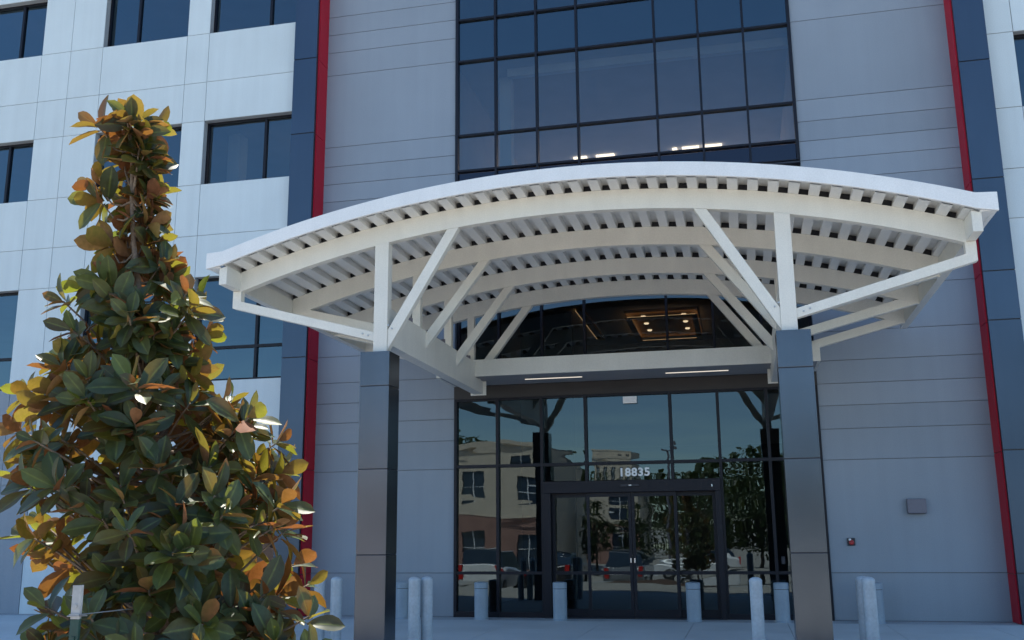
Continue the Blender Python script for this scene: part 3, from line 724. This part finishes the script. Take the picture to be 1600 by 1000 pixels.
while z < 3.98:
    xl, xr = sil(z); tx_ = trunk_x(z); rad = (xr-xl)/2
    nw = int(round(3+rad*12)) if z < 2.7 else int(round(2.4+rad*4.2))
    for k in range(nw):
        a = rng.uniform(0, 2*math.pi)
        if 2.9 < z < 3.72 and math.sin(a) < -.25 : a = -a
        ca, sa = math.cos(a), math.sin(a)
        zz = z+rng.uniform(-.05, .05); xl, xr = sil(min(zz, 4.05)); tx_ = trunk_x(zz)
        ex = (xr-tx_) if ca > 0 else (tx_-xl); dep = (xr-xl)/2
        rout = 1/math.sqrt((ca/max(ex, .05))**2+(sa/max(dep, .05))**2)
        reach = .14
        rt = max(.035, (rout-reach)*(rng.uniform(.30, 1.0)**.6)*(.93+.16*math.sin(zz*9+2.1*a+1.3)))
        tip = np.array([tx_+ca*rt, MY+sa*rt, zz])
        ax = np.array([ca, sa, rng.uniform(.35, 1.3)]) if rt > .12 else np.array([ca*.7, sa*.7, 1.0])
        if abs(tip[0]+3.75) < .17 and tip[1] < MY-.1 and .6 < tip[2] < 1.4: continue
        limb(max(-.5, zz-rt*rng.uniform(.35, .7)), tip, 0)
        if zz > 2.75: ax = ax*np.array([1, 1, rng.uniform(.15, 1.0)])+np.array([0, -rng.uniform(0, 1.3), 0])
        whorl(tip, ax+rng.normal(0, .18, 3), rng.integers(6, 12), *( (.12, .19) if rng.random() < .3 else (.15, .24)))
    z += .105 if z < 2.7 else .115
# leader rosette and the few extra outer sprays seen in the outline
for tip, ax, n in (((-3.50, MY, 3.93), (0, 0, 1), 11), ((-3.60, MY, 3.86), (-.8, -.2, .8), 8), ((-3.42, MY-.05, 3.84), (.9, -.2, .7), 8),
                   ((-3.02, MY-.1, 2.80), (.8, -.3, .6), 8), ((-2.66, MY, 2.06), (.9, 0, .7), 9), ((-4.08, MY, 2.30), (-.9, 0, .7), 8), ((-4.12, MY, 2.08), (-1, 0, .5), 8),
                   ((-2.20, MY-.1, 1.05), (.6, -.3, 1), 7), ((-2.10, MY-.25, .86), (.35, -.2, 1), 7), ((-3.2, MY-.35, 2.62), (.2, -1, .5), 10), ((-2.42, MY, 1.62), (1, 0, .4), 8)):
    whorl(np.array(tip), np.array(ax, float), n); limb(tip[2]-.35, np.array(tip), 0)
leaves = [(np.array(p)-np.array([-3.08, MY, 0]), d, n_, ln, cu_, c1, c2) for p, d, n_, ln, cu_, c1, c2 in leaves]
build_leaves('crown', leaves, M_['mag'], mag)
br.v = [(x+3.08, y-MY, z) for x, y, z in br.v]
smooth_by_angle(br.build('trunk', M_['bark'], mag), 60)
mag.scale = (.62, .62, .62); mag.location = (-3.08*.62, -15.5, 1.48-1.48*.62+.022)   # slender young tree, about three metres tall
print('magnolia leaves', len(leaves))

# stake with wire tie
st = thing('tree_stake', 'dark green metal T-post stake with a white painted top tied to the magnolia', 'stake', (-1.815, -16.10, 0))
def tpost(z0, z1):
    m = MB(); m.box(-.0135, .0135, -.006, -.002, z0, z1); m.box(-.0025, .0025, -.002, .020, z0, z1)
    zz = z0+.03
    while zz < z1-.02: m.box(-.005, .005, -.010, -.006, zz, zz+.010); zz += .04
    return m
tpost(-.3, 1.265).build('post', M_['green_metal'], st); tpost(1.266, 1.356).build('painted_top', surf('chalky_white_paint', (.42, .42, .42), .7, var=.18, vscale=25), st)
for zz in (1.2, 1.22): pass
wr = MB(); wr.tube([(-.015, -.010, 1.278), (.015, -.012, 1.278), (.04, .15, 1.28), (.02, .38, 1.274), (-.12, .61, 1.27)], .0018, 6)
wr.tube([(-.019, .02, 1.274), (-.019, -.012, 1.274), (.019, -.012, 1.274), (.019, .02, 1.274), (-.019, .02, 1.274)], .0018, 6); wr.build('wire', M_['wire'], st)

# generic broadleaf trees
M_['small_leaf'] = leaf_material('small_green_leaf', ((.016, .035, .012), (.035, .06, .02)), ((.03, .05, .025), (.05, .07, .03)), ((.10, .14, .02), (.16, .2, .03)), .25, .5)
def broad_tree(name, label, loc, h, rad, nl, lsz, group=None, th=.35, seed=1):
    rg = np.random.default_rng(seed)
    t_ = thing(name, label, 'tree', loc, group); m = MB(); L_ = []
    m.tube([(0, 0, 0), (.02*h, 0, h*.2), (0, .01*h, h*.45), (.01, 0, h*.8)], [h*.022, h*.017, h*.012, h*.004], 8)
    clumps = []
    for k in range(26):
        a = rg.uniform(0, 6.28); u_ = rg.uniform(-1, 1); q = rg.uniform(.45, 1)**.5
        c = np.array([math.cos(a)*rad*q*math.sqrt(1-u_*u_*.8), math.sin(a)*rad*q*math.sqrt(1-u_*u_*.8), h*(th+(1-th)*.5)+u_*h*(1-th)*.45])
        clumps.append(c); s0 = (0, 0, h*.3+rg.random()*h*.2); m.tube([s0, tuple((np.array(s0)+c)/2+np.array([0, 0, -.03*h])), tuple(c)], [h*.008, h*.005, h*.002], 5)
    for i in range(nl):
        c = clumps[rg.integers(len(clumps))]; p = c+rg.normal(0, rad*.2, 3); d = unit(rg.normal(0, 1, 3)); n_ = unit(rg.normal(0, .7, 3)+[0, 0, 1])
        L_.append((p, d, n_, lsz*rg.uniform(.7, 1.3), .1, rg.random(), rg.random()))
    build_leaves('crown', L_, M_['small_leaf'], t_, 2); m.build('trunk', M_['bark2'], t_)
    return t_
# small tree whose twigs show at the left edge behind the magnolia
broad_tree('young_tree', 'young small-leaved tree behind the magnolia at the left edge', (-7.95, -6.6, 0), 1.9, .40, 1100, .062, seed=5, th=.25)
exec_reflect = True

# ------------------------------------------------------------------ what the glass reflects: the far side of the parking lot
def far_building(name, label, x0, x1, yf, h, base, storeys, pink_h, dep=14, bays=None):
    b = thing(name, label, 'building', (x0, yf, base))
    w_ = MB(); W = x1-x0; n = bays or int(W/3.2); bw = W/n; sh = h/storeys
    # facade towards the plaza (+Y side) at local y=0, body behind
    cells = []; wb = MB(); pk = MB()
    for i in range(n):
        xa = i*bw; wa, wc_ = xa+bw*.28, xa+bw*.72
        for s_ in range(storeys):
            z0 = s_*sh; za, zb = z0+sh*.30, z0+sh*.78
            tgt = pk if z0+.1 < pink_h else wb
            tgt.box(xa, wa, -.3, 0, z0, z0+sh); tgt.box(wc_, xa+bw, -.3, 0, z0, z0+sh); tgt.box(wa, wc_, -.3, 0, z0, za); tgt.box(wa, wc_, -.3, 0, zb, z0+sh)
            cells.append((wa, wc_, za, zb))
    wb.box(0, W, -dep, -.3, 0, h-.01); wb.box(-.08, W+.08, -.35, .12, h, h+.45)
    wb.build('wall', M_['beige'], b)
    if pk.v: pk.build('lower_wall', M_['pink'], b); 
    c_ = MB(); c_.box(-.03, W+.03, .002, .08, pink_h-.12, pink_h+.06); c_.build('cornice', M_['beige'], b)
    rf_ = MB(); rf_.box(.1, W-.1, -dep, -.36, h, h+.2); rf_.build('roof', M_['rooft'], b)
    for (a, c, d, e) in cells:
        g_ = MB(); g_.box(a, c, -.18, -.15, d, e); wn = g_.build('window', M_['winblue'], b)
        k_ = MB(); k_.box((a+c)/2-.04, (a+c)/2+.04, -.148, -.12, d, e); k_.box(a, (a+c)/2-.041, -.148, -.12, (d+e)/2-.03, (d+e)/2+.03); k_.box((a+c)/2+.041, c, -.148, -.12, (d+e)/2-.03, (d+e)/2+.03); k_.build('glazing_bar', M_['white'], wn)
    return b
far_building('townhouse_block', 'beige two-storey block with pink-brown lower walls reflected in the left of the entrance glass', -36, -13.6, -52, 8.6, -1.3, 2, 4.3)
far_building('apartment_block', 'beige two-storey block with small white-barred windows reflected in the sliding doors', -19.5, -10.2, -84, 7.4, -1.3, 2, 2.6)
far_building('distant_office', 'small distant beige block reflected above the door header', -24.5, -18.0, -150, 17.6, -1.3, 3, 1, bays=5)
for i, (x, y, h_, r_, n_) in enumerate(((-31, -60, 9, 4, 2600), (-24, -64, 9.5, 4, 2600), (-11.6, -60, 4.9, 1.2, 1300), (-8.3, -58, 4.6, 1.1, 1200), (-1.9, -44, 3.9, 1.1, 1200), (1.0, -46, 6.2, 2.2, 2400), (4.6, -52, 7.6, 2.8, 2600), (-7, -92, 8.5, 3.6, 2600), (9.5, -48, 7.5, 3, 2400), (-17, -112, 11.5, 5, 2400), (-3, -120, 10, 5, 2400), (-44, -70, 10, 5, 2400), (16, -60, 9, 4, 2400))):
    broad_tree('shade_tree', ['broad tree behind the reflected townhouse block, leftmost', 'second broad tree behind the reflected townhouse block', 'slender tree before the apartment block, left of the pair', 'slender tree before the apartment block, right of the pair', 'small dark round tree reflected in the right sliding door', 'bushy tree reflected right of the sliding doors', 'taller bushy tree reflected behind the right column', 'tree beside the right end of the apartment block', 'broad tree across the lot beyond the right column', 'tall tree far behind the apartment block, left', 'tall tree far behind the apartment block, right', 'tree at the far left end of the reflected lot', 'tree at the far right end of the reflected lot'][i],
               (x, y, gz(y)), h_, r_, n_, .38, 'trees across the parking lot', seed=20+i, th=.22)
wl = []; rw = np.random.default_rng(77)
for i in range(9500):
    x = rw.uniform(-110, 80); hh = 17.5+2.2*math.sin(x*.07)+1.8*math.sin(x*.23+1)+.9*math.sin(x*.7)
    wl.append((np.array([x, -172+rw.normal(0, 3), -1.3+hh*rw.random()**.5]), unit(rw.normal(0, 1, 3)), unit(rw.normal(0, .7, 3)+[0, .4, .7]), rw.uniform(1.2, 2.6), .1, rw.random(), rw.random()))
wd_ = build_leaves('distant_woodland', wl, M_['small_leaf'], None, 2)
tag(wd_, 'far dark treeline reflected low in the glass', kind='stuff')
def car(name, label, x, y, mat, suv=True, rz=0, group='cars parked across from the entrance'):
    c = thing(name, label, 'car', (x, y, gz(y)), group, rz)
    H = 1.72 if suv else 1.45
    body = MB()       # side profile in YZ, lofted over X stations
    prof = [(-2.3, .35), (-2.35, .62), (-2.3, .92), (-2.15, 1.02), (-1.55, 1.05 if not suv else 1.12), (2.1, 1.0), (2.3, .8), (2.33, .5), (2.2, .32)]
    st_ = [(-.93, .90), (-.88, 1), (.88, 1), (.93, .90)]
    vs = []; n = len(prof)
    for sx_, k_ in st_: vs += [(sx_, p[0]*(.985 if k_ < 1 else 1), .35+(p[1]-.35)*k_) for p in prof]
    fs = [(i*n+j, i*n+(j+1) % n, (i+1)*n+(j+1) % n, (i+1)*n+j) for i in range(3) for j in range(n)]+[tuple(range(n-1, -1, -1)), tuple(3*n+j for j in range(n))]
    body.add(vs, fs); body.build('body', mat, c, bevel=.03)
    cab = MB(); zt = H; p2 = [(-2.05 if suv else -1.7, 1.0), (-1.8 if suv else -1.1, zt-.06), (-1.5 if suv else -.8, zt), (.3, zt), (1.25, 1.0)]
    vs = []
    for sx_ in (-.82, .82): vs += [(sx_*(1 if p[1] < 1.2 else .84), p[0], p[1]) for p in p2]
    m_ = len(p2); cab.add(vs, [tuple(range(m_-1, -1, -1)), tuple(range(m_, 2*m_))]+[(j, (j+1) % m_, (j+1) % m_+m_, j+m_) for j in range(m_)])
    cab.build('cabin', M_['winblue'], c, bevel=.03)
    ro = MB(); ro.box(-.70, .70, -1.6 if suv else -.9, .35, zt-.004, zt+.04); ro.build('roof', mat, c, bevel=.015)
    for sx_ in (-.86, .86):
        for yy in (-1.4, 1.4):
            w_ = MB(); w_.tube([(sx_-.11, yy, .34), (sx_+.11, yy, .34)], .34, 20); wo = w_.build('wheel', M_['tyre'], c)
            w_ = MB(); w_.tube([(sx_-.118, yy, .34), (sx_+.118, yy, .34)], .2, 12); w_.build('rim', M_['chrome'], wo)
    for sx_ in (-.76, .76):
        l_ = MB(); l_.box(sx_-.1, sx_+.1, 2.26, 2.345, .66, .84); l_.build('headlight', M_['white'], c)
        l_ = MB(); l_.box(sx_-.09, sx_+.09, -2.37, -2.26, .72, 1.0); l_.build('taillight', M_['taillight'], c)
    return c
car('parked_car', 'white sport utility car reflected in the left end of the entrance glass', -10.6, -23.5, M_['carwhite'], True, R(180))
car('parked_car', 'black car beside the white one, reflected left of the sliding doors', -8.0, -24.0, M_['cardark'], False, R(180))
car('parked_car', 'dark grey car reflected low in the left sliding door', -5.0, -25.5, M_['cargrey'], True, R(180))
car('parked_car', 'white car farther back reflected in the right sliding door', -2.6, -38, M_['carwhite'], True, R(90))
kb = MB(); kb.box(-6.5, 6, -20.6, -20.4, gz(-20.5)-.1, gz(-20.5)+.13); tag(kb.build('kerb', M_['concrete']), kind='structure')
lp = thing('lamp_post', 'tall grey parking lot lamp post reflected in the middle glass', 'lamp post', (-4.6, -46, gz(-46)))
m = MB(); m.tube([(0, 0, 0), (0, 0, 8.5)], [.10, .07], 12); m.build('pole', M_['wallpack'], lp)
m = MB(); m.box(-.35, .35, -.15, .15, 8.5, 8.62); m.build('lamp_head', M_['wallpack'], lp)
